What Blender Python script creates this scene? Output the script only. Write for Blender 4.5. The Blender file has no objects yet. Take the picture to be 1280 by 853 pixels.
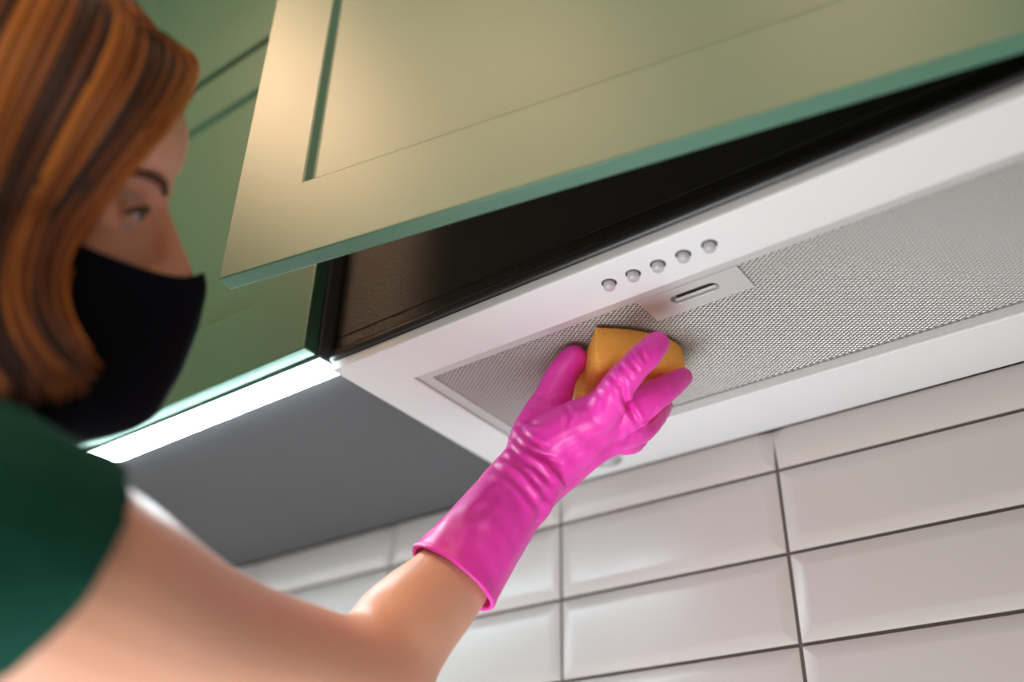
import bpy, bmesh, math, random
import numpy as np
from mathutils import Vector, Matrix

random.seed(7); rng = np.random.default_rng(7)
SC = bpy.context.scene
COL = SC.collection

# ------------------------------------------------------------------ camera
S = 0.76                      # metres per layout unit
Z0 = 1.51                     # height of the first grout line above the floor
RC = np.array([[0.80665, 0.30039, 0.50901], [0.59078, -0.43495, -0.67955], [0.01727, 0.84887, -0.52832]])
CC = np.array([0.70349 * S, -1.05872 * S, -0.50103 * S + Z0])
FPX = 1254.72
cam_d = bpy.data.cameras.new('camera')
cam_d.sensor_width = 36; cam_d.lens = FPX / 1280 * 36; cam_d.clip_start = 0.02
cam_d.dof.use_dof = True; cam_d.dof.focus_distance = 0.775; cam_d.dof.aperture_fstop = 2.0
cam = bpy.data.objects.new('camera', cam_d); COL.objects.link(cam)
U_, _, V_ = np.linalg.svd(RC); RC = U_ @ V_
cam.matrix_world = Matrix([[*RC[0], CC[0]], [*RC[1], CC[1]], [*RC[2], CC[2]], [0, 0, 0, 1]])
SC.camera = cam

# ------------------------------------------------------------------ world, lights, exposure
SC.view_settings.view_transform = 'Standard'; SC.view_settings.look = 'None'
SC.view_settings.gamma = 1; SC.view_settings.use_curve_mapping = False
SC.view_settings.exposure = 0.0
wd = bpy.data.worlds.new('world'); SC.world = wd; wd.use_nodes = True
wd.node_tree.nodes['Background'].inputs[0].default_value = (0.80, 0.90, 1.0, 1)
wd.node_tree.nodes['Background'].inputs[1].default_value = 1.0

def area(name, loc, target, sx, sy, power, color):
    l = bpy.data.lights.new(name, 'AREA'); l.shape = 'RECTANGLE'; l.size = sx; l.size_y = sy
    l.energy = power; l.color = color
    o = bpy.data.objects.new(name, l); COL.objects.link(o); o.location = loc
    o.rotation_euler = (Vector(target) - Vector(loc)).to_track_quat('-Z', 'Y').to_euler()
    return o
area('window_fill_light', (1.3, -2.75, 1.45), (0.3, -0.2, 1.45), 1.5, 1.1, 11, (1.0, 0.97, 0.93))  # added soft fill, placed at the unseen window behind the camera
LAMPS = ((-0.46, -1.14, 10.5), (0.06, -1.25, 4.6), (0.62, -1.22, 4))      # left warm ceiling lamp read from door sheen; others added to carry it rightward
for lx, ly, lpw in LAMPS:
    area('ceiling_lamp_light', (lx, ly, 2.53), (lx, ly, 0), 0.28, 0.28, lpw, (1.0, 0.62, 0.38))
area('bounce_fill_light', (0.04, -0.52, 0.48), (0.20, -0.24, 1.55), 0.8, 0.6, 11.5, (0.93, 0.98, 1.0))  # added unseen fill from below, stands in for light bounced up

# ------------------------------------------------------------------ materials
def mat(name, base, rough=.5, metal=0., spec=.5, noise=None, bump=None, sss=0., sssr=(1, .3, .2), emis=None, coat=0., extra=None, trans=0.):
    m = bpy.data.materials.new(name); m.use_nodes = True
    nt = m.node_tree; b = nt.nodes['Principled BSDF']
    b.inputs['Base Color'].default_value = (*base, 1); b.inputs['Roughness'].default_value = rough
    b.inputs['Metallic'].default_value = metal; b.inputs['Specular IOR Level'].default_value = spec
    if coat: b.inputs['Coat Weight'].default_value = coat; b.inputs['Coat Roughness'].default_value = .15
    if trans: b.inputs['Transmission Weight'].default_value = trans
    if sss:
        b.inputs['Subsurface Weight'].default_value = sss; b.inputs['Subsurface Radius'].default_value = sssr
        b.inputs['Subsurface Scale'].default_value = .006
    if emis:
        b.inputs['Emission Color'].default_value = (*emis[0], 1); b.inputs['Emission Strength'].default_value = emis[1]
    tc = nt.nodes.new('ShaderNodeTexCoord')
    if noise:   # (scale, amount, second colour)
        n = nt.nodes.new('ShaderNodeTexNoise'); n.inputs['Scale'].default_value = noise[0]; n.inputs['Detail'].default_value = 4
        nt.links.new(tc.outputs['Object'], n.inputs['Vector'])
        mr = nt.nodes.new('ShaderNodeMapRange'); mr.inputs[1].default_value = .35; mr.inputs[2].default_value = .65
        mr.inputs[3].default_value = 0; mr.inputs[4].default_value = noise[1]
        nt.links.new(n.outputs[0], mr.inputs[0])
        mx = nt.nodes.new('ShaderNodeMix'); mx.data_type = 'RGBA'
        mx.inputs[6].default_value = (*base, 1); mx.inputs[7].default_value = (*noise[2], 1)
        nt.links.new(mr.outputs[0], mx.inputs[0]); nt.links.new(mx.outputs[2], b.inputs['Base Color'])
    if bump:    # (scale, strength, distance)
        n = nt.nodes.new('ShaderNodeTexNoise'); n.inputs['Scale'].default_value = bump[0]; n.inputs['Detail'].default_value = 3
        nt.links.new(tc.outputs['Object'], n.inputs['Vector'])
        bp = nt.nodes.new('ShaderNodeBump'); bp.inputs['Strength'].default_value = bump[1]; bp.inputs['Distance'].default_value = bump[2]
        nt.links.new(n.outputs[0], bp.inputs['Height']); nt.links.new(bp.outputs[0], b.inputs['Normal'])
    return m

M = {}
M['door'] = mat('sage_green_lacquer', (.055, .190, .118), .42, spec=1.0, bump=(900, .12, .0004))
M['carcass'] = mat('grey_board', (.085, .09, .097), .5, noise=(6, .35, (.10, .105, .11)))
M['interior'] = mat('dark_board', (.02, .02, .02), .6)
M['tile'] = mat('glazed_white_tile', (.60, .57, .545), .32, noise=(5, .3, (.56, .525, .51)), coat=.2)
M['grout'] = mat('grey_brown_grout', (.15, .125, .11), .9, bump=(600, .3, .001))
M['plaster'] = mat('warm_plaster', (.62, .50, .40), .9, noise=(3, .4, (.56, .45, .36)), bump=(150, .15, .002))
M['ceiling'] = mat('ceiling_paint', (.75, .71, .66), .9)
M['floor'] = mat('floor_board', (.42, .31, .22), .5, noise=(8, .5, (.33, .23, .16)))
M['hood'] = mat('white_enamel', (.76, .785, .80), .30, spec=.5)
M['black'] = mat('black_textured_enamel', (.012, .010, .009), .34, spec=.8, bump=(800, 1.0, .0012))
M['trim'] = mat('black_plastic', (.02, .02, .022), .3)
M['steel'] = mat('brushed_aluminium', (.60, .60, .59), .42, metal=.45, bump=(400, .1, .0005))
M['filterframe'] = mat('grey_filter_enamel', (.60, .60, .60), .38, metal=.35)
M['behind'] = mat('backing_and_slot_shade', (.045, .04, .038), .8)
M['chrome'] = mat('chrome', (.75, .75, .78), .12, metal=1)
M['clear'] = mat('clear_plastic', (.50, .49, .53), .10, spec=.7, coat=.6)
M['gap'] = mat('dark_gap', (.03, .012, .03), .6)
M['led'] = mat('led_diffuser', (.9, .95, 1), .5, emis=((.78, .94, 1.0), 45))
M['alu'] = mat('aluminium_profile', (.7, .72, .74), .35, metal=.9)
M['skin'] = mat('skin', (.76, .41, .28), .44, noise=(14, .35, (.71, .36, .25)), sss=.25, bump=(700, .1, .0006))
M['glove'] = mat('pink_latex', (.90, .05, .50), .38, spec=.45, noise=(30, .3, (.84, .035, .50)), sss=.12, sssr=(1, .1, .5), bump=(500, .07, .0006))
M['sponge'] = mat('orange_foam', (1.0, .50, .11), .92, spec=.1, noise=(60, .5, (.95, .42, .08)), sss=.15, sssr=(1, .5, .1), bump=(900, .5, .0010))
M['mask'] = mat('black_cloth', (.0035, .004, .008), .95, spec=.08, bump=(1500, .2, .0005))
M['shirt'] = mat('green_cotton', (.007, .062, .042), .9, spec=.12, noise=(12, .4, (.005, .045, .030)), bump=(1200, .3, .0006))
M['trousers'] = mat('blue_denim', (.04, .06, .12), .9)
M['shoe'] = mat('white_canvas', (.7, .7, .7), .8)
M['eyewhite'] = mat('eye_white', (.72, .74, .80), .15)
M['iris'] = mat('iris', (.06, .06, .07), .1)
M['brow'] = mat('brow_hair', (.10, .045, .03), .8)
M['worktop'] = mat('pale_stone', (.62, .58, .54), .3, noise=(20, .4, (.52, .49, .46)))
M['frame'] = mat('white_paint', (.8, .8, .8), .4)

def hair_mat():
    m = bpy.data.materials.new('copper_hair'); m.use_nodes = True; nt = m.node_tree; b = nt.nodes['Principled BSDF']
    at_ = nt.nodes.new('ShaderNodeAttribute'); at_.attribute_name = 'lock'
    cr = nt.nodes.new('ShaderNodeValToRGB'); e = cr.color_ramp.elements
    e[0].position = 0; e[0].color = (.022, .007, .003, 1); e[1].position = 1; e[1].color = (.60, .20, .022, 1)
    x = cr.color_ramp.elements.new(.45); x.color = (.19, .050, .006, 1)
    nt.links.new(at_.outputs['Fac'], cr.inputs[0]); nt.links.new(cr.outputs[0], b.inputs['Base Color'])
    b.inputs['Roughness'].default_value = .42; b.inputs['Specular IOR Level'].default_value = .5
    return m
M['hair'] = hair_mat()

# ------------------------------------------------------------------ helpers
def tag(o, label=None, cat=None, group=None, kind=None):
    if label: o['label'] = label
    if cat: o['category'] = cat
    if group: o['group'] = group
    if kind: o['kind'] = kind
    return o
def empty(name, loc, parent=None):
    o = bpy.data.objects.new(name, None); COL.objects.link(o); o.empty_display_size = .02
    o.location = loc; o.parent = parent; return o
def origin_of(parent):
    v = Vector((0, 0, 0)); p = parent
    while p: v += p.location; p = p.parent
    return v
def link(name, me, m, parent=None, loc=None, smooth=False):
    """me holds world coordinates; loc becomes the object's world origin."""
    if me.materials: pass
    elif m is not None: me.materials.append(m)
    base = origin_of(parent)
    loc = Vector(loc) if loc is not None else (base if parent else Vector((0, 0, 0)))
    me.transform(Matrix.Translation(-loc))
    if smooth:
        me.polygons.foreach_set('use_smooth', [True] * len(me.polygons))
    o = bpy.data.objects.new(name, me); COL.objects.link(o); o.parent = parent; o.location = loc - base
    return o
def mesh_of(bm, name='mesh'):
    me = bpy.data.meshes.new(name); bm.to_mesh(me); bm.free(); return me
def rawmesh(v, f, name='mesh'):
    me = bpy.data.meshes.new(name); me.from_pydata([tuple(map(float, p)) for p in v], [], f); me.update(); return me
def add_box(bm, x0, x1, y0, y1, z0, z1, bevel=0., seg=2):
    r = bmesh.ops.create_cube(bm, size=1)
    for v in r['verts']:
        v.co = Vector((x0 + (v.co.x + .5) * (x1 - x0), y0 + (v.co.y + .5) * (y1 - y0), z0 + (v.co.z + .5) * (z1 - z0)))
    if bevel > 0:
        es = list({e for v in r['verts'] for e in v.link_edges})
        bmesh.ops.bevel(bm, geom=es, offset=bevel, segments=seg, profile=.5, affect='EDGES')
def box(name, m, x0, x1, y0, y1, z0, z1, parent=None, bevel=0., loc=None):
    bm = bmesh.new(); add_box(bm, x0, x1, y0, y1, z0, z1, bevel)
    return link(name, mesh_of(bm), m, parent, loc)
def ub(name, m, x0, x1, y0, y1, z0, z1, parent=None, bevel=0., loc=None):
    """box given in layout units"""
    return box(name, m, x0 * S, x1 * S, y0 * S, y1 * S, z0 * S + Z0, z1 * S + Z0, parent, bevel, loc)
def P(x, y, z): return Vector((x * S, y * S, z * S + Z0))
def ray(u, v): return RC @ np.array([(u - 640) / FPX, -(v - 426.5) / FPX, -1.])
def at(u, v, d): return CC + ray(u, v) * d            # a point of the place seen in the photo at (u, v), d metres deep

def lathe(bm, centre, prof, n=24, axis='Z'):
    rings = []
    for r, h in prof:
        if r < 1e-7: rings.append([bm.verts.new(Vector(centre) + Vector((0, 0, h)))])
        else: rings.append([bm.verts.new(Vector(centre) + Vector((r * math.cos(a), r * math.sin(a), h))) for a in [2 * math.pi * k / n for k in range(n)]])
    for A, B in zip(rings, rings[1:]):
        for k in range(n):
            a, b = A[k % len(A)], A[(k + 1) % len(A)]; c, d = B[(k + 1) % len(B)], B[k % len(B)]
            vs = []
            for q in (a, b, c, d):
                if q not in vs: vs.append(q)
            if len(vs) > 2: bm.faces.new(vs)
    bmesh.ops.recalc_face_normals(bm, faces=bm.faces)

def catmull(pts, n):
    pts = np.array(pts, float); out = []
    ext = np.vstack([2 * pts[0] - pts[1], pts, 2 * pts[-1] - pts[-2]])
    for i in range(len(pts) - 1):
        p0, p1, p2, p3 = ext[i:i + 4]
        for t in np.linspace(0, 1, n, endpoint=False):
            out.append(.5 * (2 * p1 + (p2 - p0) * t + (2 * p0 - 5 * p1 + 4 * p2 - p3) * t * t + (3 * p1 - p0 - 3 * p2 + p3) * t ** 3))
    out.append(pts[-1]); return np.array(out)

def loft(pts, rad, sub=5, n=16, flat=None, wide=None, cap=True):
    """closed tube through pts; rad radii; flat = factor along 'wide' normal direction; returns verts, faces"""
    dat = catmull(np.hstack([np.array(pts, float), np.array(rad, float).reshape(len(pts), -1)]), sub)
    c = dat[:, :3]; ra = dat[:, 3]; rb = dat[:, 4] if dat.shape[1] > 4 else dat[:, 3]
    tan = np.gradient(c, axis=0); tan /= np.linalg.norm(tan, axis=1)[:, None]
    ref = np.array(wide, float) if wide is not None else np.array([.3, .2, .93])
    V = []; F = []
    cs = [(c[i], ra[i], rb[i], tan[i]) for i in range(len(c))]
    if cap:      # rounded ends
        pre = [(c[0] - tan[0] * ra[0] * math.sin(a), ra[0] * math.cos(a), rb[0] * math.cos(a), tan[0]) for a in (1.5, 1.15, .75, .38)]
        post = [(c[-1] + tan[-1] * ra[-1] * math.sin(a), ra[-1] * math.cos(a), rb[-1] * math.cos(a), tan[-1]) for a in (.38, .75, 1.15, 1.5)]
        cs = pre + cs + post
    for p, a, b, t in cs:
        e1 = ref - t * (ref @ t); e1 /= np.linalg.norm(e1) + 1e-9; e2 = np.cross(t, e1)
        for k in range(n):
            th = 2 * math.pi * k / n; V.append(p + e1 * a * math.cos(th) + e2 * b * math.sin(th))
    m_ = len(cs)
    for i in range(m_ - 1):
        for k in range(n):
            F.append((i * n + k, i * n + (k + 1) % n, (i + 1) * n + (k + 1) % n, (i + 1) * n + k))
    F.append(tuple(range(n - 1, -1, -1))); F.append(tuple((m_ - 1) * n + k for k in range(n)))
    return V, F
def ellipsoid(c, ax, r, n=20):
    ax = [np.array(a) for a in ax]; V = []; F = []
    for i in range(1, n):
        ph = math.pi * i / n
        for k in range(n):
            th = 2 * math.pi * k / n
            V.append(np.array(c) + ax[0] * r[0] * math.sin(ph) * math.cos(th) + ax[1] * r[1] * math.sin(ph) * math.sin(th) + ax[2] * r[2] * math.cos(ph))
    for i in range(n - 2):
        for k in range(n): F.append((i * n + k, (i + 1) * n + k, (i + 1) * n + (k + 1) % n, i * n + (k + 1) % n))
    F.append(tuple(range(n))); F.append(tuple((n - 2) * n + k for k in range(n - 1, -1, -1)))
    return V, F
def join(parts):
    V = []; F = []
    for v, f in parts:
        o = len(V); V += list(v); F += [tuple(i + o for i in q) for q in f]
    return V, F
def remeshed(parts, voxel, smooth=6, fac=.5):
    """one continuous surface out of overlapping closed shapes; returns numpy verts, face list"""
    v, f = join(parts); me = rawmesh(v, f)
    bm = bmesh.new(); bm.from_mesh(me)
    bmesh.ops.recalc_face_normals(bm, faces=bm.faces); bm.to_mesh(me); bm.free()
    o = bpy.data.objects.new('tmp', me); COL.objects.link(o)
    md = o.modifiers.new('r', 'REMESH'); md.mode = 'VOXEL'; md.voxel_size = voxel
    if smooth:
        sm = o.modifiers.new('s', 'SMOOTH'); sm.factor = fac; sm.iterations = smooth
    dg = bpy.context.evaluated_depsgraph_get(); me2 = bpy.data.meshes.new_from_object(o.evaluated_get(dg))
    bpy.data.objects.remove(o); bpy.data.meshes.remove(me)
    n = len(me2.vertices); co = np.empty(n * 3); me2.vertices.foreach_get('co', co); co = co.reshape(-1, 3)
    return me2, co
def normals(me):
    n = np.empty(len(me.vertices) * 3); me.vertices.foreach_get('normal', n); return n.reshape(-1, 3)
def setco(me, co): me.vertices.foreach_set('co', co.ravel()); me.update()
def project(co):
    q = (co - CC) @ RC; d = -q[:, 2]
    return np.stack([640 + FPX * q[:, 0] / d, 426.5 - FPX * q[:, 1] / d], 1), d

# ------------------------------------------------------------------ room shell
def struct(o): o['kind'] = 'structure'; return o
wall = struct(box('wall_back', M['grout'], -1.7, 1.9, 0, .12, 0, 2.6))
struct(box('floor', M['floor'], -1.7, 1.9, -3.0, .12, -.05, 0))
struct(box('ceiling', M['ceiling'], -1.7, 1.9, -3.0, .12, 2.6, 2.65))
struct(box('wall_left', M['plaster'], -1.8, -1.7, -3.0, .12, 0, 2.6))
struct(box('wall_right', M['plaster'], 1.9, 2.0, -3.0, .12, 0, 2.6))
bm = bmesh.new()
add_box(bm, -1.7, .5, -3.1, -3, 0, 2.6); add_box(bm, 1.75, 1.9, -3.1, -3, 0, 2.6)
add_box(bm, .5, 1.75, -3.1, -3, 0, .85); add_box(bm, .5, 1.75, -3.1, -3, 2.1, 2.6)
struct(link('wall_front', mesh_of(bm), M['plaster']))
bm = bmesh.new()
for a in ((.5, .56, .85, 2.1), (1.69, 1.75, .85, 2.1), (.56, 1.69, .85, .91), (.56, 1.69, 2.04, 2.1), (1.1, 1.15, .91, 2.04)):
    add_box(bm, a[0], a[1], -3.07, -3.02, a[2], a[3])
struct(link('window_1', mesh_of(bm), M['frame']))

# tiles: one object each, stacked bond, bevelled faces
TW, TH, G = .30723, .102, .0022     # layout units; G half of the joint
def tile_mesh(x0, x1, z0, z1, top=True):
    e = .0155; pr = .0026; b = -.0035
    o = [(x0 + G, z0 + G), (x1 - G, z0 + G), (x1 - G, z1 - G), (x0 + G, z1 - G)]
    tz = z1 - G - (e if top else .0)
    i = [(x0 + G + e, z0 + G + e), (x1 - G - e, z0 + G + e), (x1 - G - e, tz), (x0 + G + e, tz)]
    V = [(x, 0, z) for x, z in o] + [(x, b, z) for x, z in o] + [(x, b - pr, z) for x, z in i]
    F = [(0, 1, 5, 4), (1, 2, 6, 5), (2, 3, 7, 6), (3, 0, 4, 7), (4, 5, 9, 8), (5, 6, 10, 9), (6, 7, 11, 10), (7, 4, 8, 11), (8, 9, 10, 11)]
    me = rawmesh([(x * S, y * S, z * S) for x, y, z in V], F); me.materials.append(M['tile'])
    bm = bmesh.new(); bm.from_mesh(me)
    es = [e_ for e_ in bm.edges if all(v.index >= 4 for v in e_.verts)]
    bmesh.ops.bevel(bm, geom=es, offset=.0011, segments=2, profile=.5, affect='EDGES'); bm.to_mesh(me); bm.free()
    me.polygons.foreach_set('use_smooth', [True] * len(me.polygons)); me.set_sharp_from_angle(angle=math.radians(40))
    return me
full = tile_mesh(0, TW, 0, TH); cut_h = tile_mesh(0, TW, 0, .0535, False); cut_c = tile_mesh(0, TW, 0, .066, False)
for k in range(-6, 7):
    for j in range(-7, 1):
        me = full if j < 0 else (cut_h if k >= 0 and k < 3 else cut_c)
        o = bpy.data.objects.new('tile', me); COL.objects.link(o); o.parent = wall
        o.location = (k * TW * S, 0, j * TH * S + Z0)
        o.rotation_euler = (rng.normal(0, .0015), 0, rng.normal(0, .0015))

# ------------------------------------------------------------------ cabinets
def shaker(w, h, t=.0195, st=.0875, rail=.094, run=.0065, dp=.0078):
    """door front facing -y in layout units, origin at lower left of its front face, back at y = t"""
    O = [(0, 0), (w, 0), (w, h), (0, h)]
    I = [(st, rail), (w - st, rail), (w - st, h - rail), (st, h - rail)]
    J = [(st + run, rail + run), (w - st - run, rail + run), (w - st - run, h - rail - run), (st + run, h - rail - run)]
    V = [(x, 0, z) for x, z in O] + [(x, t, z) for x, z in O] + [(x, 0, z) for x, z in I] + [(x, dp, z) for x, z in J]
    F = []
    for k in range(4):
        n = (k + 1) % 4
        F += [(k, n, 8 + n, 8 + k), (8 + k, 8 + n, 12 + n, 12 + k), (k, 4 + k, 4 + n, n)]
    F += [(12, 13, 14, 15), (7, 6, 5, 4)]
    me = rawmesh([(x * S, y * S, z * S) for x, y, z in V], F)
    bm = bmesh.new(); bm.from_mesh(me); bmesh.ops.recalc_face_normals(bm, faces=bm.faces)
    es = [e for e in bm.edges if len(e.link_faces) == 2 and e.calc_face_angle() > .3]
    bmesh.ops.bevel(bm, geom=es, offset=.0013, segments=3, profile=.5, affect='EDGES'); bm.to_mesh(me); bm.free()
    me.materials.append(M['door']); return me
def carcass(name, label, x0, x1, z0, z1, group=None, depth=.4265, front=None):
    c = empty(name, P((x0 + x1) / 2, -.2, z0)); tag(c, label, 'cabinet', group)
    bm = bmesh.new(); th = .021
    def a(*q): add_box(bm, q[0] * S, q[1] * S, q[2] * S, q[3] * S, q[4] * S + Z0, q[5] * S + Z0)
    a(x0, x0 + th, -depth, -.008, z0, z1); a(x1 - th, x1, -depth, -.008, z0, z1)
    a(x0 + th, x1 - th, -depth, -.008, z1 - th, z1)
    if name != 'hood_cabinet': a(x0 + th, x1 - th, -depth, -.008, z0, z0 + th)
    a(x0 + th, x1 - th, -.016, -.008, z0 + th, z1 - th)
    link('body', mesh_of(bm), M['carcass'], c)
    return c
def hang(c, x, y, z, w, h, ang=0.):
    o = bpy.data.objects.new('door', shaker(w, h)); COL.objects.link(o); o.parent = c
    o.location = P(x, y, z) - c.location; o.rotation_euler = (0, 0, ang); return o

ZC = .066; DH = .602
c1 = carcass('wall_cabinet', 'grey bodied wall cabinet with closed sage green shaker door, lower row left of the hood', -.694, -.034, ZC, .672)
hang(c1, -.690, -.447, ZC, .6525, DH)
c2 = carcass('wall_cabinet', 'lower row wall cabinet hidden behind the red-haired head, furthest left of the hood', -1.357, -.697, ZC, .672)
hang(c2, -1.3535, -.447, ZC, .6525, DH)
for x0, x1, lb in ((-1.357, -.697, 'upper row wall cabinet near the ceiling, furthest left above the hair'),
                   (-.694, -.034, 'upper row wall cabinet with sage green door above the closed lower door'),
                   (-.031, .763, 'upper row wall cabinet above the opened hood cabinet')):
    c = carcass('wall_cabinet', lb, x0, x1, .676, 1.40)
    hang(c, x0 + .0035, -.447, .683, x1 - x0 - .0075, .71)
ch = carcass('hood_cabinet', 'wall cabinet over the white range hood with its green shaker door swung open', -.031, .763, .366, .672, depth=.405)
od = hang(ch, -.0137, -.5856, ZC, .7895, DH, math.radians(10.31))
od['label'] = 'sage green shaker door standing ajar above the hood'
for zz in (.42, .58):      # hinges at the right edge of the open door
    h = ub('hinge', M['chrome'], .742, .762, -.44, -.40, zz, zz + .04, ch)

# ------------------------------------------------------------------ LED strip under the left cabinets
led = empty('led_strip', P(-.4, -.408, .060)); tag(led, 'glowing cool white light bar along the underside of the left cabinet', 'light')
ub('profile', M['alu'], -1.35, -.0335, -.4262, -.391, .0615, ZC - .0003, led)
ub('diffuser', M['led'], -1.345, -.0330, -.4245, -.3925, .0575, .0614, led, bevel=.0008)

# ------------------------------------------------------------------ range hood
ZH = .051
XL, XR, YF = -.0286, .7595, -.4107
RX0, RX1, RY0, RY1 = .0347, .6945, -.3462, -.104
hood = empty('range_hood', P(.365, -.2, ZH))
tag(hood, 'white built-in range hood with black front panel, round buttons and mesh underside', 'range hood')
bm = bmesh.new()
# underside plate with the filter opening, rolled front lip
xs = [XL, RX0, RX1, XR]; ys = [YF, RY0, RY1, -.0075]
g = [[bm.verts.new(P(x, y, ZH)) for x in xs] for y in ys]
for j in range(3):
    for i in range(3):
        if i == 1 and j == 1: continue
        bm.faces.new((g[j][i], g[j + 1][i], g[j + 1][i + 1], g[j][i + 1]))
# opening walls
top = {}
for (i, j) in ((1, 1), (2, 1), (2, 2), (1, 2)): top[i, j] = bm.verts.new(g[j][i].co + Vector((0, 0, .012)))
lp = [(1, 1), (2, 1), (2, 2), (1, 2)]
for k in range(4):
    a, b = lp[k], lp[(k + 1) % 4]
    bm.faces.new((g[a[1]][a[0]], g[b[1]][b[0]], top[b], top[a]))
# outer walls
zt = .0622
o4 = [g[0][0], g[0][1], g[0][2], g[0][3], g[1][3], g[2][3], g[3][3], g[3][2], g[3][1], g[3][0], g[2][0], g[1][0]]
t4 = [bm.verts.new(Vector((v.co.x, v.co.y, zt * S + Z0))) for v in o4]
for k in range(12):
    n = (k + 1) % 12; bm.faces.new((o4[k], t4[k], t4[n], o4[n]))
bm.faces.new(t4)
bmesh.ops.recalc_face_normals(bm, faces=bm.faces)
es = [e for e in bm.edges if len(e.link_faces) == 2 and e.calc_face_angle() > .5 and all(abs(v.co.z - (ZH * S + Z0)) < 1e-5 for v in e.verts)]
bmesh.ops.bevel(bm, geom=es, offset=.0016, segments=3, profile=.5, affect='EDGES')
me = mesh_of(bm)
body = link('body', me, M['hood'], hood)
me.polygons.foreach_set('use_smooth', [True] * len(me.polygons)); me.set_sharp_from_angle(angle=math.radians(35))
# black front
ub('front_panel', M['black'], -.0288, .7595, -.4095, -.400, .0655, .364, hood, bevel=.0008)
bm = bmesh.new()          # rounded black lip along the bottom of the panel
prof = [(-.404, .0632), (-.4125, .0634), (-.4155, .0655), (-.4160, .069), (-.4150, .0735), (-.4125, .0765), (-.404, .0775)]
for x in (-.0305, .7600):
    for y, z in prof: bm.verts.new(P(x, y, z))
bm.verts.ensure_lookup_table(); n = len(prof)
for k in range(n): bm.faces.new((bm.verts[k], bm.verts[(k + 1) % n], bm.verts[n + (k + 1) % n], bm.verts[n + k]))
bm.faces.new([bm.verts[k] for k in range(n)][::-1]); bm.faces.new([bm.verts[n + k] for k in range(n)])
bmesh.ops.recalc_face_normals(bm, faces=bm.faces)
tr = mesh_of(bm); link('lip', tr, M['trim'], hood)
tr.polygons.foreach_set('use_smooth', [True] * len(tr.polygons)); tr.set_sharp_from_angle(angle=math.radians(60))
ub('ridge', M['trim'], -.0285, .7590, -.4106, -.4090, .0925, .0942, hood, bevel=.0004)
ub('side_flange', M['trim'], -.0325, -.0292, -.4110, -.390, .0660, .364, hood)
ub('housing', M['interior'], -.02, .75, -.395, -.02, .0655, .355, hood)
# buttons
for i in range(5):
    p = P(.30914 + i * .02622, -.38019, ZH)
    b = empty('push_button', p, None); b.parent = hood; b.location = p - hood.location
    bm = bmesh.new(); lathe(bm, p, [(.0036, .0005), (.0036, -.00015), (.0056, -.00015), (.0056, .0005)], 28)
    link('ring', mesh_of(bm), M['gap'], b)
    bm = bmesh.new(); r = .0043
    lathe(bm, p, [(r, .001), (r, -.0034), (r * .93, -.0046), (r * .75, -.0052), (0, -.0055)], 28)
    k = link('knob', mesh_of(bm), M['clear'], b, smooth=True)
# lamp in the rear strip
p = P(.1000, -.0500, ZH); lm = empty('hood_lamp', p); lm.parent = hood; lm.location = p - hood.location
bm = bmesh.new(); lathe(bm, p, [(.0158, .0004), (.0160, -.0008), (.0168, -.0013), (.0176, -.0008), (.0178, .0004)], 40)
link('ring', mesh_of(bm), M['steel'], lm, smooth=True)
bm = bmesh.new(); lathe(bm, p, [(.0157, .0002), (.0157, -.0003), (0, -.0006)], 40)
link('lens', mesh_of(bm), M['clear'], lm, smooth=True)

# ------------------------------------------------------------------ grease filter (lifts out of the hood)
flt = empty('grease_filter', P(.365, -.225, ZH)); tag(flt, 'perforated metal grease filter set in the white hood underside', 'filter')
ZF = ZH + .0035
MX0, MX1, MY0, MY1 = .0503, .6790, -.3328, -.1185
PX0, PX1, PY0, PY1 = .3125, .4185, -.3335, -.2927
fx0, fx1, fy0, fy1 = RX0 + .0012, RX1 - .0012, RY0 + .0012, RY1 - .0012
bm = bmesh.new()
xs = [fx0, MX0, MX1, fx1]; ys = [fy0, MY0, MY1, fy1]
g = [[bm.verts.new(P(x, y, ZF)) for x in xs] for y in ys]
for j in range(3):
    for i in range(3):
        if i == 1 and j == 1: continue
        bm.faces.new((g[j][i], g[j + 1][i], g[j + 1][i + 1], g[j][i + 1]))
r = bmesh.ops.extrude_face_region(bm, geom=list(bm.faces))
for v in [q for q in r['geom'] if isinstance(q, bmesh.types.BMVert)]: v.co.z += .006
bmesh.ops.recalc_face_normals(bm, faces=bm.faces)
link('frame', mesh_of(bm), M['filterframe'], flt)
ub('backing', M['behind'], MX0, MX1, MY0, MY1, ZF + .0065, ZF + .0085, flt)
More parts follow.
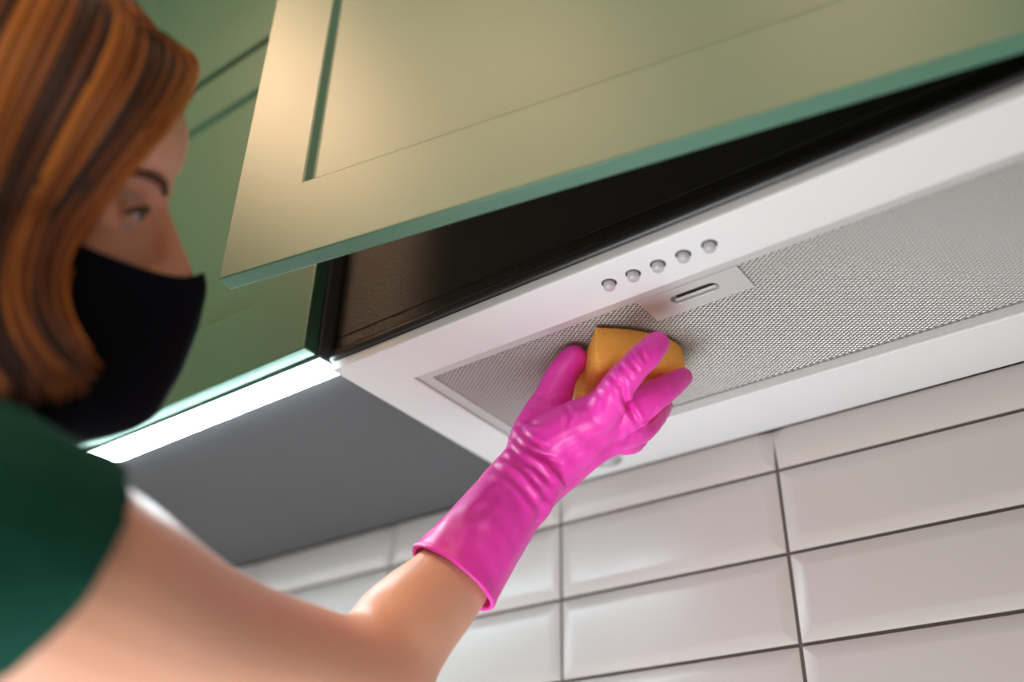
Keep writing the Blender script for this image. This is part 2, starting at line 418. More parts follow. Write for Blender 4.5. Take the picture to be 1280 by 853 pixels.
# perforated sheet: hexagonal lattice of punched holes with a raised rim
ax, ay = .00364 * S, .0050 * S
zf = ZF * S + Z0 + .0012
V = []; F = []; idx = {}
def vid(x, y, z):
    k = (round(x * 2e5), round(y * 2e5), round(z * 2e5))
    if k not in idx: idx[k] = len(V); V.append((x, y, z))
    return idx[k]
nx = int((MX1 - MX0) * S / ax); ny = int((MY1 - MY0) * S / ay)
hexo = [(2 / 3 * ax, 0), (1 / 3 * ax, ay / 2), (-1 / 3 * ax, ay / 2), (-2 / 3 * ax, 0), (-1 / 3 * ax, -ay / 2), (1 / 3 * ax, -ay / 2)]
for i in range(nx + 1):
    for j in range(ny + 1):
        cx = MX0 * S + (i + .5) * ax; cy = MY0 * S + (j + .5 + (.5 if i % 2 else 0)) * ay
        if cx > MX1 * S - .3 * ax or cy > MY1 * S - .1 * ay: continue
        o = [vid(cx + a, cy + b, zf) for a, b in hexo]
        if PX0 * S - .2 * ax < cx < PX1 * S + .2 * ax and cy < PY1 * S + .3 * ay:
            continue
        k0 = len(V)
        for s_, dz in ((.74, -.00060), (.60, -.00058), (.50, .0004)):
            for a, b in hexo: V.append((cx + a * s_, cy + b * s_ * .92, zf + dz))
        for q in range(6):
            n = (q + 1) % 6
            F.append((o[q], k0 + q, k0 + n, o[n])); F.append((k0 + q, k0 + 6 + q, k0 + 6 + n, k0 + n)); F.append((k0 + 6 + q, k0 + 12 + q, k0 + 12 + n, k0 + 6 + n))
me = rawmesh(V, F); sh = link('perforated_sheet', me, M['steel'], flt); sh['kind'] = 'stuff'
# latch plate with a sunken finger slot
pl = empty('latch_plate', P((PX0 + PX1) / 2, (PY0 + PY1) / 2, ZF)); pl.parent = flt; pl.location = P((PX0 + PX1) / 2, (PY0 + PY1) / 2, ZF) - flt.location
SX, SY, HX, HY = .3655, -.3150, .0258, .0080     # slot centre and half sizes
def stad(hx, hy, n=8):
    out = []
    for s_, a0 in ((1, -90), (-1, 90)):
        for k in range(n + 1):
            a = math.radians(a0 + 180 * k / n); out.append((SX + s_ * (hx - hy) + hy * math.cos(a), SY + hy * math.sin(a)))
    return out
bm = bmesh.new(); st = stad(HX, HY); ns = len(st); zp = ZF - .0010
o = []
for x, y in st:     # matching points on the plate rectangle
    dx, dy = x - SX, y - SY
    cands = []
    if dx > 1e-6: cands.append((PX1 - SX) / dx)
    if dx < -1e-6: cands.append((PX0 - SX) / dx)
    if dy > 1e-6: cands.append((PY1 - SY) / dy)
    if dy < -1e-6: cands.append((PY0 - SY) / dy)
    t = min(cands); o.append((SX + dx * t, SY + dy * t))
for c in ((PX0, PY0), (PX1, PY0), (PX1, PY1), (PX0, PY1)):
    j = min(range(ns), key=lambda q: (o[q][0] - c[0]) ** 2 + (o[q][1] - c[1]) ** 2); o[j] = c
rings = [[P(x, y, zp + .004) for x, y in o], [P(x, y, zp) for x, y in o], [P(x, y, zp) for x, y in st],
         [P(x, y, zp + .0008) for x, y in stad(HX - .0008, HY - .0008)], [P(x, y, zp + .0070) for x, y in stad(HX - .0012, HY - .0012)]]
vr = [[bm.verts.new(c) for c in R_] for R_ in rings]
for A, B in zip(vr, vr[1:]):
    for k in range(ns): bm.faces.new((A[k], A[(k + 1) % ns], B[(k + 1) % ns], B[k]))
bm.faces.new(vr[-1]); bmesh.ops.recalc_face_normals(bm, faces=bm.faces)
link('plate', mesh_of(bm), M['filterframe'], pl)
bm = bmesh.new()
add_box(bm, (SX - HX + .0035) * S, (SX + HX - .0035) * S, (SY + .0016) * S, (SY + .0064) * S, (zp + .0026) * S + Z0, (zp + .0042) * S + Z0, .0005)
link('latch', mesh_of(bm), M['filterframe'], pl)
ub('slot_shade', M['behind'], SX - HX + .006, SX + HX - .006, SY - HY + .0013, SY + .0052, zp + .0056, zp + .0068, pl)  # dark box added to imitate the shade inside the slot

# ceiling lamps; those right of the first are added for door sheen
lamp_glow = mat('warm_diffuser', (.9, .8, .7), .5, emis=((1, .72, .48), 2.0))
for k_, (lx, ly, _p) in enumerate(LAMPS):
    cl = empty('ceiling_lamp', (lx, ly, 2.6))
    tag(cl, ('square warm ceiling lamp nearest the left wall', 'added square warm ceiling lamp in the middle of the row, for door sheen', 'added square warm ceiling lamp nearest the right wall, for door sheen')[k_], 'lamp', 'ceiling lamps in a row')
    box('frame', M['frame'], lx - .17, lx + .17, ly - .17, ly + .17, 2.56, 2.6, cl, .004)
    box('diffuser', lamp_glow, lx - .15, lx + .15, ly - .15, ly + .15, 2.545, 2.559, cl)

# ------------------------------------------------------------------ sponge
def sponge():
    zt = ZH * S + Z0 + .0002
    out = [(.1955, -.2445), (.2105, -.2320), (.2240, -.2165), (.2335, -.1990), (.2360, -.1830), (.2300, -.1700), (.214, -.158), (.190, -.148), (.165, -.144), (.145, -.150), (.133, -.164), (.138, -.186), (.155, -.2035), (.176, -.2245)]
    out = np.array(out); n0 = len(out)
    q_ = np.vstack([out, out[:1]]); pts = list(catmull(q_, 7)[:-1])
    pts = np.array(pts); c = pts.mean(0); n = len(pts)
    H = .034
    V = []; F = []
    lv = [(0, .0), (.03, .0), (.12, .0), (.3, .0), (.5, .0), (.7, .0), (.84, .0015), (.93, .004), (.98, .0075), (1.0, .012)]
    for h, ins in lv:
        bul = .0012 * math.sin(math.pi * h)
        for p in pts:
            d = p - c; L = np.linalg.norm(d); q = c + d * (1 + (bul - ins) / L); V.append((q[0], q[1], zt - H * h))
    for s_ in (.8, .55, .3, .1):
        for p in pts:
            d = (p - c) * (1 - .012 / np.linalg.norm(p - c)); q = c + d * s_; V.append((q[0], q[1], zt - H * 1.0 - .0012 * (1 - s_)))
    m_ = len(lv) + 4
    for i in range(m_ - 1):
        for k in range(n): F.append((i * n + k, i * n + (k + 1) % n, (i + 1) * n + (k + 1) % n, (i + 1) * n + k))
    F.append(tuple((m_ - 1) * n + k for k in range(n))); F.append(tuple(range(n - 1, -1, -1)))
    me = rawmesh(V, F); bm = bmesh.new(); bm.from_mesh(me); bmesh.ops.recalc_face_normals(bm, faces=bm.faces); bm.to_mesh(me); bm.free()
    me, co = remeshed([( [v.co[:] for v in me.vertices], [tuple(p.vertices) for p in me.polygons])], .0011, 3)
    nr = normals(me)
    # open pores: little pits scattered over the foam
    pick = co[rng.choice(len(co), 260, replace=False)]
    for p in pick:
        r = rng.choice([.0006, .0008, .0011, .0015], p=[.4, .35, .2, .05]); d = np.linalg.norm(co - p, axis=1)
        m_ = d < r * 2.2; co[m_] -= nr[m_] * (r * 1.0 * np.exp(-(d[m_] / r) ** 2))[:, None]
    setco(me, co)
    o = link('sponge', me, M['sponge'], None, loc=(c[0], c[1], zt - H), smooth=True)
    tag(o, 'orange foam sponge gripped by the pink glove and pressed on the filter', 'sponge')
sponge()

# ------------------------------------------------------------------ person
person = empty('person', (-.08, -.80, 0))
tag(person, 'person with copper bob, black face mask and green t-shirt, one gloved arm raised', 'person')

# head frame
def head_axes(yaw, pitch, roll):
    f = np.array([math.cos(yaw) * math.cos(pitch), math.sin(yaw) * math.cos(pitch), math.sin(pitch)])
    u0 = np.array([0, 0, 1.]) - f * f[2]; u0 /= np.linalg.norm(u0); r0 = np.cross(f, u0)
    u = u0 * math.cos(roll) + r0 * math.sin(roll); return f, np.cross(f, u), u
HF, HR, HU = head_axes(math.radians(50), math.radians(-3), math.radians(35))
HC = np.array([.0225, -.6210, 1.5095])
def L(a, b, c): return HC + a * HF + b * HR + c * HU     # forward, right, up
AX = (HF, HR, HU)

ELB = at(458, 852, .675); SHO = at(-60, 686, .430); WR = at(664, 592, .772)
arm_pts = [SHO, at(75, 735, .47), at(230, 800, .55), at(350, 832, .612), ELB, at(500, 792, .70), at(566, 722, .735), at(625, 640, .762), WR, at(676, 576, .777)]
arm_rad = [.056, .0545, .046, .0405, .0425, .0385, .0300, .0235, .0195, .018]
NB = L(-.03, .0, -.165)      # neck base
TR = (SHO - NB); TR /= np.linalg.norm(TR)
chest = NB + np.array([-.02, -.05, -.16]); waist = np.array([-.10, -.72, 1.06]); hip = np.array([-.10, -.78, .90])
TRh = np.array([TR[0], TR[1], 0.]); TRh /= np.linalg.norm(TRh)
LSH = NB - TR * .17 + np.array([0, 0, -.06])
LELB = LSH + np.array([-.10, -.06, -.27]); LWR = LELB + np.array([.02, .16, -.17])
def leg(s):
    h = hip + TRh * s * .09
    return [h + np.array([0, 0, -.02]), np.array([h[0] + s * .01, h[1] + .02, .48]), np.array([h[0] + s * .015, h[1] - .02, .10]), np.array([h[0] + s * .015, h[1] - .02, .055])]
def body_parts():
    B = []
    B.append(ellipsoid(L(-.012, 0, .040), AX, (.098, .076, .096), 24))            # cranium
    B.append(ellipsoid(L(.030, 0, -.030), AX, (.062, .060, .085), 20))            # face mass
    B.append(ellipsoid(L(.050, 0, -.085), AX, (.040, .042, .034), 16))            # jaw
    B.append(ellipsoid(L(.072, 0, -.104), AX, (.020, .020, .017), 14))            # chin
    B.append(ellipsoid(L(.058, 0, .045), AX, (.040, .060, .040), 16))             # forehead
    B.append(loft([L(.070, -.034, .020), L(.086, 0, .018), L(.070, .034, .020)], [.008, .009, .008], 4, 10))   # brow ridge
    B.append(loft([L(.084, 0, .010), L(.096, 0, -.012), L(.106, 0, -.032)], [.0075, .0085, .0105], 4, 12))      # nose
    for s in (-1, 1):
        B.append(ellipsoid(L(.065, s * .033, -.002), AX, (.0150, .024, .017), 14))     # lids around the eye
        B.append(ellipsoid(L(.096, s * .010, -.036), AX, (.009, .008, .007), 10))
        B.append(ellipsoid(L(.056, s * .034, -.028), AX, (.020, .021, .022), 12))   # cheek
        B.append(loft([L(-.008, s * .074, .018), L(-.014, s * .080, .002), L(-.006, s * .076, -.022)], [.010, .012, .007], 4, 10))   # ear
        B.append(loft([L(.0, s * .052, -.05), L(.02, s * .048, -.078), L(.05, s * .03, -.10)], [.016, .015, .014], 4, 12))  # jaw line
    B.append(loft([L(.090, -.020, -.066), L(.097, 0, -.064), L(.090, .020, -.066)], [.005, .007, .005], 4, 8))   # lips
    B.append(loft([L(.088, -.017, -.075), L(.094, 0, -.075), L(.088, .017, -.075)], [.005, .007, .005], 4, 8))
    B.append(loft([L(-.03, 0, -.03), L(-.035, 0, -.10), NB, chest], [.056, .054, .058, .07], 5, 20))
    # torso
    B.append(loft([NB + np.array([0, -.01, -.05]), chest, (chest + waist) / 2, waist, hip, hip + np.array([0, 0, -.07])],
                  [(.09, .075), (.15, .10), (.145, .10), (.125, .09), (.155, .105), (.14, .10)], 5, 24, wide=TRh))
    B.append(loft([NB, (NB + SHO) / 2 + np.array([0, 0, .005]), SHO], [.05, .052, .056], 4, 16))
    B.append(loft([NB, (NB + LSH) / 2, LSH], [.05, .055, .055], 4, 16))
    B.append(loft(arm_pts, arm_rad, 6, 24))
    B.append(loft([LSH, (LSH + LELB) / 2, LELB, (LELB + LWR) / 2, LWR], [.056, .046, .040, .034, .024], 6, 20))
    hd = (LWR - LELB); hd /= np.linalg.norm(hd); sd = np.cross(hd, np.array([0, 0, 1.])); sd /= np.linalg.norm(sd)
    B.append(loft([LWR, LWR + hd * .04, LWR + hd * .085], [(.026, .016), (.038, .016), (.038, .013)], 4, 16, wide=sd))
    for k, (o_, ln) in enumerate(((-.030, .055), (-.010, .072), (.010, .078), (.030, .070))):
        b0 = LWR + hd * .085 + sd * o_
        B.append(loft([b0, b0 + hd * ln * .5 + np.array([0, 0, -.006]), b0 + hd * ln + np.array([0, 0, -.022])], [.0095, .0085, .0072], 4, 10))
    B.append(loft([LWR + hd * .03 + sd * .03, LWR + hd * .065 + sd * .052, LWR + hd * .09 + sd * .060], [.013, .011, .009], 4, 10))
    for s in (-1, 1):
        B.append(loft(leg(s), [.085, .055, .038, .036], 6, 20))
    return B
me, co = remeshed(body_parts(), .0034, 6)
ed = np.empty(len(me.edges) * 2, int); me.edges.foreach_get('vertices', ed); ed = ed.reshape(-1, 2)      # ease the fold inside the elbow
wt_ = np.clip(1.6 - np.linalg.norm(co - ELB, axis=1) / .05, 0, 1)[:, None]; deg = np.bincount(ed.ravel(), minlength=len(co))[:, None]
for _ in range(60):
    ac = np.zeros_like(co); np.add.at(ac, ed[:, 0], co[ed[:, 1]]); np.add.at(ac, ed[:, 1], co[ed[:, 0]])
    co = co + wt_ * .6 * (ac / deg - co)
setco(me, co)
bo = link('body', me, M['skin'], person, smooth=True)
pj, dd = project(co); 
def eye(s):
    c = L(.0742, s * .0300, .0)
    look = np.array([.22, -.20, 1.53]) - c; look /= np.linalg.norm(look)
    look = look * .45 + HF * .55; look /= np.linalg.norm(look)
    v, f = ellipsoid(c, AX, (.0114, .0114, .0114), 20); e = link('eye', rawmesh(v, f), M['eyewhite'], person, smooth=True)
    t1 = np.cross(look, HU); t1 /= np.linalg.norm(t1); t2 = np.cross(t1, look)
    v, f = ellipsoid(c + look * .0073, (look, t1, t2), (.0050, .0068, .0068), 14)
    link('iris', rawmesh(v, f), M['iris'], e, smooth=True)
    # lids
    for sg in (1, -1):
        pts = [c + HF * .0100 * math.cos(a) + HR * s * .0165 * math.sin(a) + HU * sg * (.0060 if sg > 0 else .0058) * math.cos(a) for a in (-1.2, -.6, 0, .6, 1.2)]
        v, f = loft(pts, [.0016, .0024, .0028, .0024, .0016], 4, 8); link('eyelid', rawmesh(v, f), M['skin'], person, smooth=True)
        if sg == 1:
            v, f = loft([p + HF * .0030 - HU * .002 for p in pts], [.0010, .0018, .0022, .0022, .0012], 4, 6); link('eyelashes', rawmesh(v, f), M['brow'], person, smooth=True)
    v, f = loft([L(.0925 - (.012 if s < 0 else 0), s * .010, .0160), L(.0915 - (.006 if s < 0 else 0), s * .022, .0215), L(.0810, s * .038, .0225), L(.0650, s * .052, .0160)], [(.0016, .0024), (.0018, .0027), (.0016, .0021), (.0010, .0011)], 5, 10, wide=HF)
    link('eyebrow', rawmesh(v, f), M['brow'], person, smooth=True)
for s in (-1, 1): eye(s)

# face mask: moulded cloth over nose, mouth and chin
def mask():
    n, m_ = 34, 18
    V = []; F = []
    th = np.linspace(-1.50, 1.50, n)       # around the face from ear to ear
    for t in th:
        c = math.cos(t); s = math.sin(t)
        ct = abs(s)
        rt = .072 * s
        ztop = -.026 + .012 * ct ** 3 - .006 * math.sin(3.0 * ct)
        zbot = -.138 + .063 * ct ** 2.5
        for j in range(m_):
            q = j / (m_ - 1)
            z = ztop + (zbot - ztop) * q
            Fq = np.interp(q, [0, .08, .3, .55, .8, .92, 1], [.1190, .1225, .1215, .1165, .107, .092, .066])
            fr = -.010 + (Fq + .010) * max(c, 0) ** .78 * (1 - .08 * (1 - c ** 3))
            V.append(L(fr, rt * (1 - .14 * q), z))
    for i in range(n - 1):
        for j in range(m_ - 1): F.append((i * m_ + j, (i + 1) * m_ + j, (i + 1) * m_ + j + 1, i * m_ + j + 1))
    me = rawmesh(V, F); o = link('face_mask', me, M['mask'], person, smooth=True)
    md = o.modifiers.new('t', 'SOLIDIFY'); md.thickness = .0018; md.offset = 1
    o['label'] = 'black cloth face mask over nose, mouth and chin'
    for s in (-1, 1):
        v, f = loft([L(.0, s * .071, -.035), L(-.012, s * .083, .0), L(-.022, s * .082, .022), L(-.024, s * .074, -.02), L(-.004, s * .070, -.066)], [.0015] * 5, 6, 8)
        link('ear_loop', rawmesh(v, f), M['mask'], o)
mask()

# t-shirt and trousers
def shirt():
    B = []
    nb = NB + np.array([0, -.005, -.035])
    B.append(loft([nb, chest, (chest + waist) / 2, waist, hip], [(.10, .085), (.160, .112), (.158, .115), (.145, .108), (.168, .122)], 5, 24, wide=TRh))
    cd = (L(-.03, 0, -.10) - NB); cd /= np.linalg.norm(cd)
    B.append(loft([NB - cd * .03, NB + cd * .012], [.070, .066], 4, 24, cap=False))
    B.append(loft([nb, (nb + SHO) / 2 + np.array([0, 0, .012]), SHO], [.062, .064, .062], 4, 20))
    B.append(loft([nb, (nb + LSH) / 2, LSH], [.060, .064, .068], 4, 20))
    a = SHO; b = at(48, 718, .457)
    ax_ = (b - a) / np.linalg.norm(b - a); ud = at(62, 600, .457) - at(62, 728, .457); ud -= ax_ * (ud @ ax_); ud /= np.linalg.norm(ud)
    sv, sf = loft([a, (a + b) / 2, b, b + (b - a) * .08], [.0600, .0595, .0590, .0590], 5, 28, cap=False)
    ln_ = np.linalg.norm(b - a)
    sv = [p + ax_ * (.33 * ((p - a) @ ud - .0) * min(1, max(0, ((p - a) @ ax_) / ln_)) - .012 * min(1, max(0, ((p - a) @ ax_) / ln_))) for p in sv]
    B.append((sv, sf))
    b = LSH + (LELB - LSH) * .5
    B.append(loft([LSH, (LSH + b) / 2, b], [.067, .063, .062], 5, 24, cap=False))
    me, co = remeshed(B, .004, 5); nr = normals(me)
    w = np.sin(co @ np.array([60., 35, 20])) * .5 + np.sin(co @ np.array([-25., 70, 45]) + 1.3) * .5
    co = co + nr * (.0022 + w * .0026)[:, None]; setco(me, co)
    o = link('t_shirt', me, M['shirt'], person, smooth=True); o['label'] = 'dark green short-sleeved t-shirt'
    B = [loft([hip + np.array([0, 0, .03]), hip + np.array([0, 0, -.08])], [(.162, .117), (.158, .115)], 4, 24, wide=TRh)]
    for s in (-1, 1):
        l = leg(s); B.append(loft(l[:3], [.092, .066, .056], 6, 20))
    me, co = remeshed(B, .006, 4); o = link('trousers', me, M['trousers'], person, smooth=True)
    for s in (-1, 1):
        q = leg(s)[2]
        B = [loft([q + np.array([0, -.02, -.06]), q + np.array([0, .06, -.062]), q + np.array([0, .15, -.068])], [(.038, .038), (.042, .036), (.038, .030)], 4, 16, wide=(1, 0, 0)),
             loft([q + np.array([0, 0, -.01]), q + np.array([0, 0, -.05])], [.045, .045], 3, 16)]
        me, co = remeshed(B, .005, 3); co[:, 2] = np.maximum(co[:, 2], .001); setco(me, co)
        link('shoe', me, M['shoe'], person, smooth=True)
shirt()

# ------------------------------------------------------------------ glove on the right hand
def glove():
    B = []
    wd_ = at(700, 640, .78) - at(630, 560, .78)
    bk = -ray(700, 560); bk /= np.linalg.norm(bk)          # back of the hand looks this way
    a = at
    # metacarpal block
    B.append(loft([a(664, 592, .775), a(684, 560, .775), a(716, 534, .762), a(753, 514, .754)], [.026, .0245, .0195, .0155], 5, 18))
    B.append(loft([a(668, 594, .778), a(700, 566, .778), a(738, 536, .770), a(770, 516, .770)], [.0255, .023, .0195, .0165], 5, 18))
    B.append(loft([a(672, 598, .780), a(708, 573, .784), a(748, 548, .788), a(786, 532, .792)], [.0245, .0205, .0180, .0145], 5, 18))
    B.append(loft([a(672, 602, .784), a(708, 580, .792), a(744, 557, .800), a(782, 543, .806)], [.023, .0185, .0150, .0135], 5, 18))
    # thumb
    B.append(loft([a(664, 585, .780), a(668, 548, .788), a(688, 505, .794), a(702, 470, .798), a(717, 449, .800)], [.022, .0200, .0160, .0130, .0115], 6, 18))
    B.append(loft([a(688, 532, .785), a(712, 532, .780), a(738, 524, .770)], [.016, .013, .013], 4, 14))   # web
    # index over the sponge
    B.append(loft([a(753, 513, .752), a(773, 483, .731), a(793, 459, .719), a(810, 442, .720), a(821, 430, .727)], [.0150, .0124, .0110, .0106, .0094], 6, 18))
    # middle along the sponge edge
    B.append(loft([a(768, 524, .772), a(793, 511, .762), a(818, 495, .760), a(840, 481, .770), a(854, 472, .783)], [.0160, .0148, .0120, .0098, .0078], 6, 18))
    # ring and little finger curled behind
    B.append(loft([a(782, 538, .795), a(798, 536, .800), a(814, 522, .815), a(826, 508, .835)], [.0145, .0130, .0115, .0100], 6, 16))
    B.append(loft([a(778, 548, .808), a(790, 548, .822), a(800, 536, .840), a(810, 522, .855)], [.0140, .0125, .0110, .0095], 6, 16))
    # cuff: hollow flared tube
    cpts = [a(672, 584, .775), a(655, 604, .770), a(632, 634, .762), a(604, 672, .750), a(578, 706, .740), a(566, 722, .7345)]
    cr = [.0275, .0282, .0298, .0322, .0350, .0368]
    def tube(r_off, n=40):
        dat = catmull(np.hstack([np.array(cpts), np.array(cr)[:, None]]), 8); c = dat[:, :3]; r = dat[:, 3] + r_off
        t = np.gradient(c, axis=0); t /= np.linalg.norm(t, axis=1)[:, None]; out = []
        for p, rr, tt in zip(c, r, t):
            e1 = bk - tt * (bk @ tt); e1 /= np.linalg.norm(e1); e2 = np.cross(tt, e1)
            out.append([p + e1 * rr * math.cos(q) + e2 * rr * math.sin(q) for q in np.linspace(0, 2 * math.pi, n, endpoint=False)])
        return out
    o_, i_ = tube(0), tube(-.0026)
    # rolled hem at the opening
    hem_c = [p for p in o_[-1]]
    rows = o_ + i_[::-1]; n = 40; V = [p for r_ in rows for p in r_]; F = []
    for i in range(len(rows)):
        j = (i + 1) % len(rows)
        for k in range(n): F.append((i * n + k, i * n + (k + 1) % n, j * n + (k + 1) % n, j * n + k))
    B.append((V, F))
    ring = [np.array(x) * .5 + np.array(y) * .5 for x, y in zip(o_[-1], i_[-1])]
    Vr = []; Fr = []; cen = sum(ring) / n; tt = cpts[-1] - cpts[-2]; tt = tt / np.linalg.norm(tt)
    for p in ring:
        d = p - cen; d /= np.linalg.norm(d)
        for q in range(8): Vr.append(p + (d * math.cos(q * math.pi / 4) + tt * math.sin(q * math.pi / 4)) * .0021)
    for k in range(n):
        for q in range(8): Fr.append((k * 8 + q, k * 8 + (q + 1) % 8, ((k + 1) % n) * 8 + (q + 1) % 8, ((k + 1) % n) * 8 + q))
    B.append((Vr, Fr))
    me, co = remeshed(B, .0011, 9, .5)
    uv, d = project(co); nr = normals(me)
    facing = np.clip(-(nr @ (RC @ np.array([0, 0, -1.]))) * 2 + .4, 0, 1)
    disp = np.zeros(len(co))
    def crease(pl_, w, dep, lo=None):
        pl_ = catmull(np.array(pl_, float), 10)
        best = np.full(len(co), 1e9); par = np.zeros(len(co))
        for i in range(len(pl_) - 1):
            p, q = pl_[i], pl_[i + 1]; s = q - p; t = np.clip(((uv - p) @ s) / (s @ s + 1e-9), 0, 1)
            dd_ = np.linalg.norm(uv - (p + t[:, None] * s), axis=1); m_ = dd_ < best; best[m_] = dd_[m_]; par[m_] = (i + t[m_]) / (len(pl_) - 1)
        taper = np.sin(np.pi * np.clip(par, .03, .97)) ** .6
        return (-dep * np.exp(-(best / w) ** 2) + dep * .55 * np.exp(-((best - 2.1 * w) / w) ** 2)) * taper
    C_ = [  # wrist folds
        ([(634, 556), (650, 572), (668, 585), (688, 604)], 4.0, .0030), ([(640, 546), (656, 562), (676, 572), (700, 578)], 3.5, .0020),
        ([(622, 568), (644, 578), (664, 596), (684, 622)], 4.0, .0022), ([(648, 534), (664, 552), (684, 560)], 3.2, .0014),
        ([(612, 584), (640, 596), (660, 618), (676, 640)], 4.2, .0013), ([(690, 606), (680, 622), (674, 650), (664, 690)], 5, .0020),
        ([(640, 604), (655, 640), (640, 690)], 7, .0012), ([(600, 640), (596, 664), (588, 684)], 8, .0012), ([(626, 610), (600, 640), (575, 650)], 6, .0010),
        ([(660, 604), (668, 640), (655, 690), (632, 738)], 6, .0014),
        # thumb and web
        ([(662, 508), (672, 512), (684, 508)], 2.6, .0012), ([(668, 492), (680, 498), (692, 494)], 2.4, .0010), ([(655, 524), (668, 530), (684, 526)], 2.6, .0010),
        ([(704, 502), (710, 516), (706, 532)], 3.2, .0016), ([(742, 484), (752, 500), (750, 514)], 3.4, .0007),
        # index finger folds
        ([(796, 428), (800, 440), (808, 452)], 2.6, .0016), ([(788, 434), (793, 446), (800, 456)], 2.5, .0015), ([(783, 441), (790, 454), (798, 464)], 2.6, .0018), ([(772, 452), (781, 464), (790, 474)], 2.6, .0015), ([(760, 466), (770, 478), (782, 490)], 2.8, .0013),
        # groove between index ray and middle finger, knuckle dimple
        ([(778, 476), (780, 496), (790, 516), (800, 534)], 3.6, .0024), ([(790, 542), (786, 550), (778, 556)], 3.0, .0014), ([(800, 530), (812, 524), (822, 512)], 2.2, .0020),
        ([(720, 540), (742, 552), (760, 556)], 9, .0010), ([(700, 556), (728, 574)], 8, .0010)]
    for pl_, w, dep in C_: disp += crease(pl_, w, dep)
    disp *= facing
    s = co * 1000
    disp += .00030 * np.sin(s @ np.array([.11, .23, .17])) * np.sin(s @ np.array([-.19, .12, .21]) + 1)
    co = co + nr * disp[:, None]; setco(me, co)
    g_ = link('rubber_glove', me, M['glove'], person, smooth=True); g_['label'] = 'bright pink rubber glove'
    md = g_.modifiers.new('s', 'SMOOTH'); md.iterations = 2; md.factor = .4
glove()

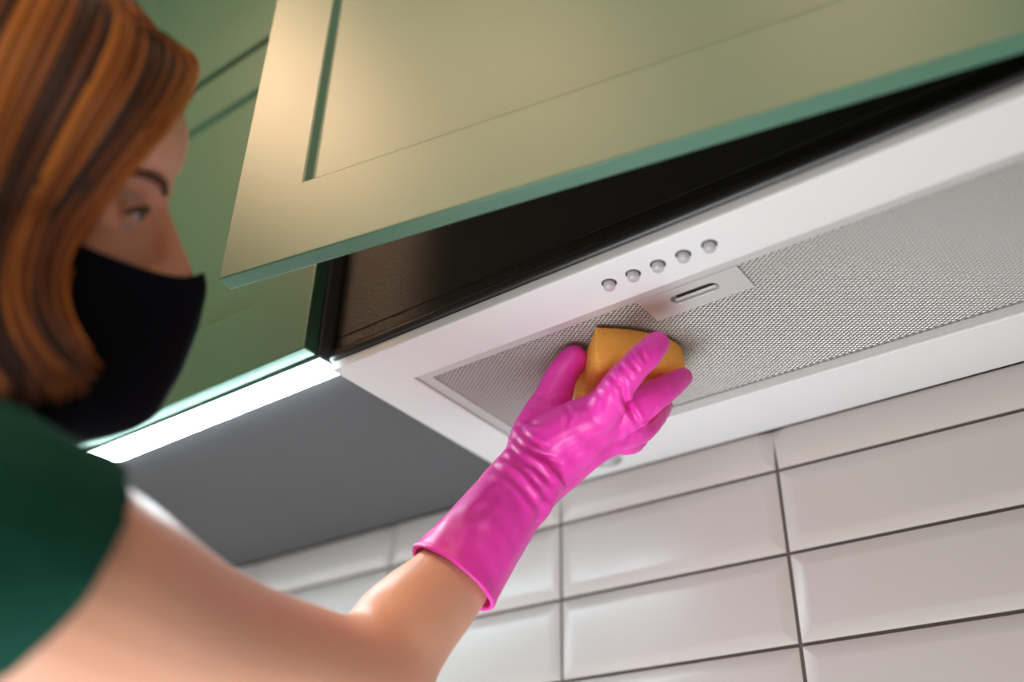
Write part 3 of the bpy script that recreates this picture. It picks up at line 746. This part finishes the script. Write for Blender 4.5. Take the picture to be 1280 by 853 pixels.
# ------------------------------------------------------------------ hair
def hair():
    hc = L(-.012, 0, .036); hr = np.array([.120, .096, .118])
    Rm = np.array([HF, HR, HU])
    def on_shell(u, v, lift=0.):
        o = (Rm @ (CC - hc)) / (hr + lift); d = (Rm @ ray(u, v)) / (hr + lift)
        A = d @ d; B = o @ d; Cq = o @ o - 1; D = B * B - A * Cq
        t = (-B - math.sqrt(D)) / A if D > 0 else -B / A
        return t
    V = []; F = []; lk = []
    def lock(pts, r, val, n=6, sub=5, wide=None):
        v, f = loft(pts, r, sub, n, wide=wide); o = len(V); V.extend(v); F.extend([tuple(i + o for i in q) for q in f]); lk.extend([val] * len(v))
    # guide strokes on the side of the head we see, from the front edge of the fringe backwards
    G_ = [[(200, 58), (240, 84), (216, 140), (160, 208), (106, 268), (76, 330), (76, 398), (112, 452)],
          [(176, 38), (212, 74), (190, 140), (130, 212), (80, 280), (54, 346), (62, 412), (116, 470)],
          [(150, 20), (178, 54), (150, 128), (96, 206), (50, 284), (30, 356), (44, 426), (98, 488)],
          [(124, 0), (140, 34), (110, 110), (58, 200), (18, 288), (4, 364), (22, 436), (66, 495)],
          [(98, -22), (98, 10), (66, 92), (18, 190), (-14, 288), (-24, 374), (-8, 446), (26, 500)],
          [(70, -44), (54, -14), (18, 72), (-26, 182), (-52, 290), (-56, 386), (-40, 458), (-16, 505)],
          [(40, -64), (0, -40), (-48, 50), (-86, 170), (-100, 290), (-96, 390), (-80, 460), (-60, 505)],
          [(10, -80), (-60, -60), (-110, 30), (-150, 160), (-160, 290), (-150, 390), (-130, 460), (-110, 505)]]
    G_ = np.array(G_, float)
    N = 1100
    for i in range(N):
        t = (i + rng.random()) / N * (len(G_) - 1.001); a = int(t); w = t - a
        g_ = G_[a] * (1 - w) + G_[a + 1] * w
        g_ = g_ + rng.normal(0, 3.0, (1, 2)) + np.cumsum(rng.normal(0, 2.2, g_.shape), 0)
        jj = np.linspace(-1, 1, len(g_)); j2 = np.linspace(-1, 1, 14)
        g_ = np.stack([np.polyval(np.polyfit(jj, g_[:, q], 4), j2) for q in (0, 1)], 1)
        end = rng.uniform(.2, 1.05); g_[-1] = g_[-2] + (g_[-1] - g_[-2]) * end
        lift = rng.uniform(-.010, .004); pts = []
        dprev = None
        for j, (u, v) in enumerate(g_):
            d = on_shell(u, v, lift)
            if v > 290:      # below the ear the hair falls free
                d = dprev - .0015
            dprev = d; p = at(u, v, d)
            e_ = np.linalg.norm(Rm @ (p - hc) / (hr + lift))
            if v < 200 and e_ > 1.05: p = hc + (p - hc) * 1.05 / e_
            pts.append(p)
        r0 = rng.uniform(.0007, .0024)
        band = .45 + .40 * math.cos(t * 2.6) + .3 * math.sin(t * 11)
        val = float(np.clip(rng.normal(.10 + .60 * band, .18), 0, 1))
        lock(pts, [r0 * q for q in (.6, .8, 1, 1.1, 1.1, 1.1, 1.1, 1, 1, .9, .8, .7, .5, .2)], val, 6, 2)
    # the rest of the head: locks fanned from the crown over the back and the far side
    for i in range(420):
        az = rng.uniform(math.radians(62), math.radians(262))     # 0 = forward, grows to the left side
        rt = L(.02 + rng.normal(0, .01), -.02 + rng.normal(0, .008), .150)
        pts = [rt]
        low = -.02 if az < math.radians(75) else -.10
        for e, drop in ((.55, 0), (1.0, 0), (1.45, 0)):
            q = np.array([math.sin(e) * math.cos(az), -math.sin(e) * math.sin(az), math.cos(e)]) * (hr + rng.uniform(-.008, .002))
            pts.append(hc + Rm.T @ q)
        pts.append(pts[-1] + (-HU * .05)); pts.append(pts[-1] + (-HU * .05 + np.array([0, 0, -.012])))
        r0 = rng.uniform(.002, .0045); val = float(np.clip(rng.normal(.45, .22), 0, 1))
        lock(pts, [r0, r0 * 1.1, r0 * 1.1, r0, r0 * .8, r0 * .3], val, 6, 4)
    for i in range(260):       # crown locks running forward to the hairline, beneath the fringe
        az = rng.uniform(math.radians(-100), math.radians(64)); pts = [L(-.02 + rng.normal(0, .01), -.02 + rng.normal(0, .008), .137)]
        for e in (.4, .75, 1.05, 1.22):
            q = np.array([math.sin(e) * math.cos(az), -math.sin(e) * math.sin(az), math.cos(e)]) * (hr - rng.uniform(.012, .018)); pts.append(hc + Rm.T @ q)
        r0 = rng.uniform(.002, .004); lock(pts, [r0, r0 * 1.1, r0, r0 * .8, r0 * .3], float(np.clip(rng.normal(.4, .2), 0, 1)), 6, 4)
    # under-layer following the skull
    n, m_ = 44, 16; o = len(V)
    for i in range(n):
        az = math.radians(-118) + math.radians(360 - 124) * 0 + (math.radians(236) * i / (n - 1))    # around the back, 0 = backward
        for j in range(m_):
            q = j / (m_ - 1)
            back = math.cos(az)
            e = q * (1.75 if back > -.2 else 1.35)
            p = np.array([-math.sin(e) * math.cos(az), math.sin(e) * math.sin(az), math.cos(e)]) * (hr - .011)
            w_ = hc + Rm.T @ p
            if back > -.2: w_ = w_ - HU * max(0, q - .75) * .26
            V.append(w_); lk.append(.05)
    for i in range(n - 1):
        for j in range(m_ - 1): F.append((o + i * m_ + j, o + (i + 1) * m_ + j, o + (i + 1) * m_ + j + 1, o + i * m_ + j + 1))
    me = rawmesh(V, F); at_ = me.attributes.new('lock', 'FLOAT', 'POINT'); at_.data.foreach_set('value', lk)
    h = link('hair', me, M['hair'], person, smooth=True); h['label'] = 'straight copper red bob swept over the forehead'
hair()
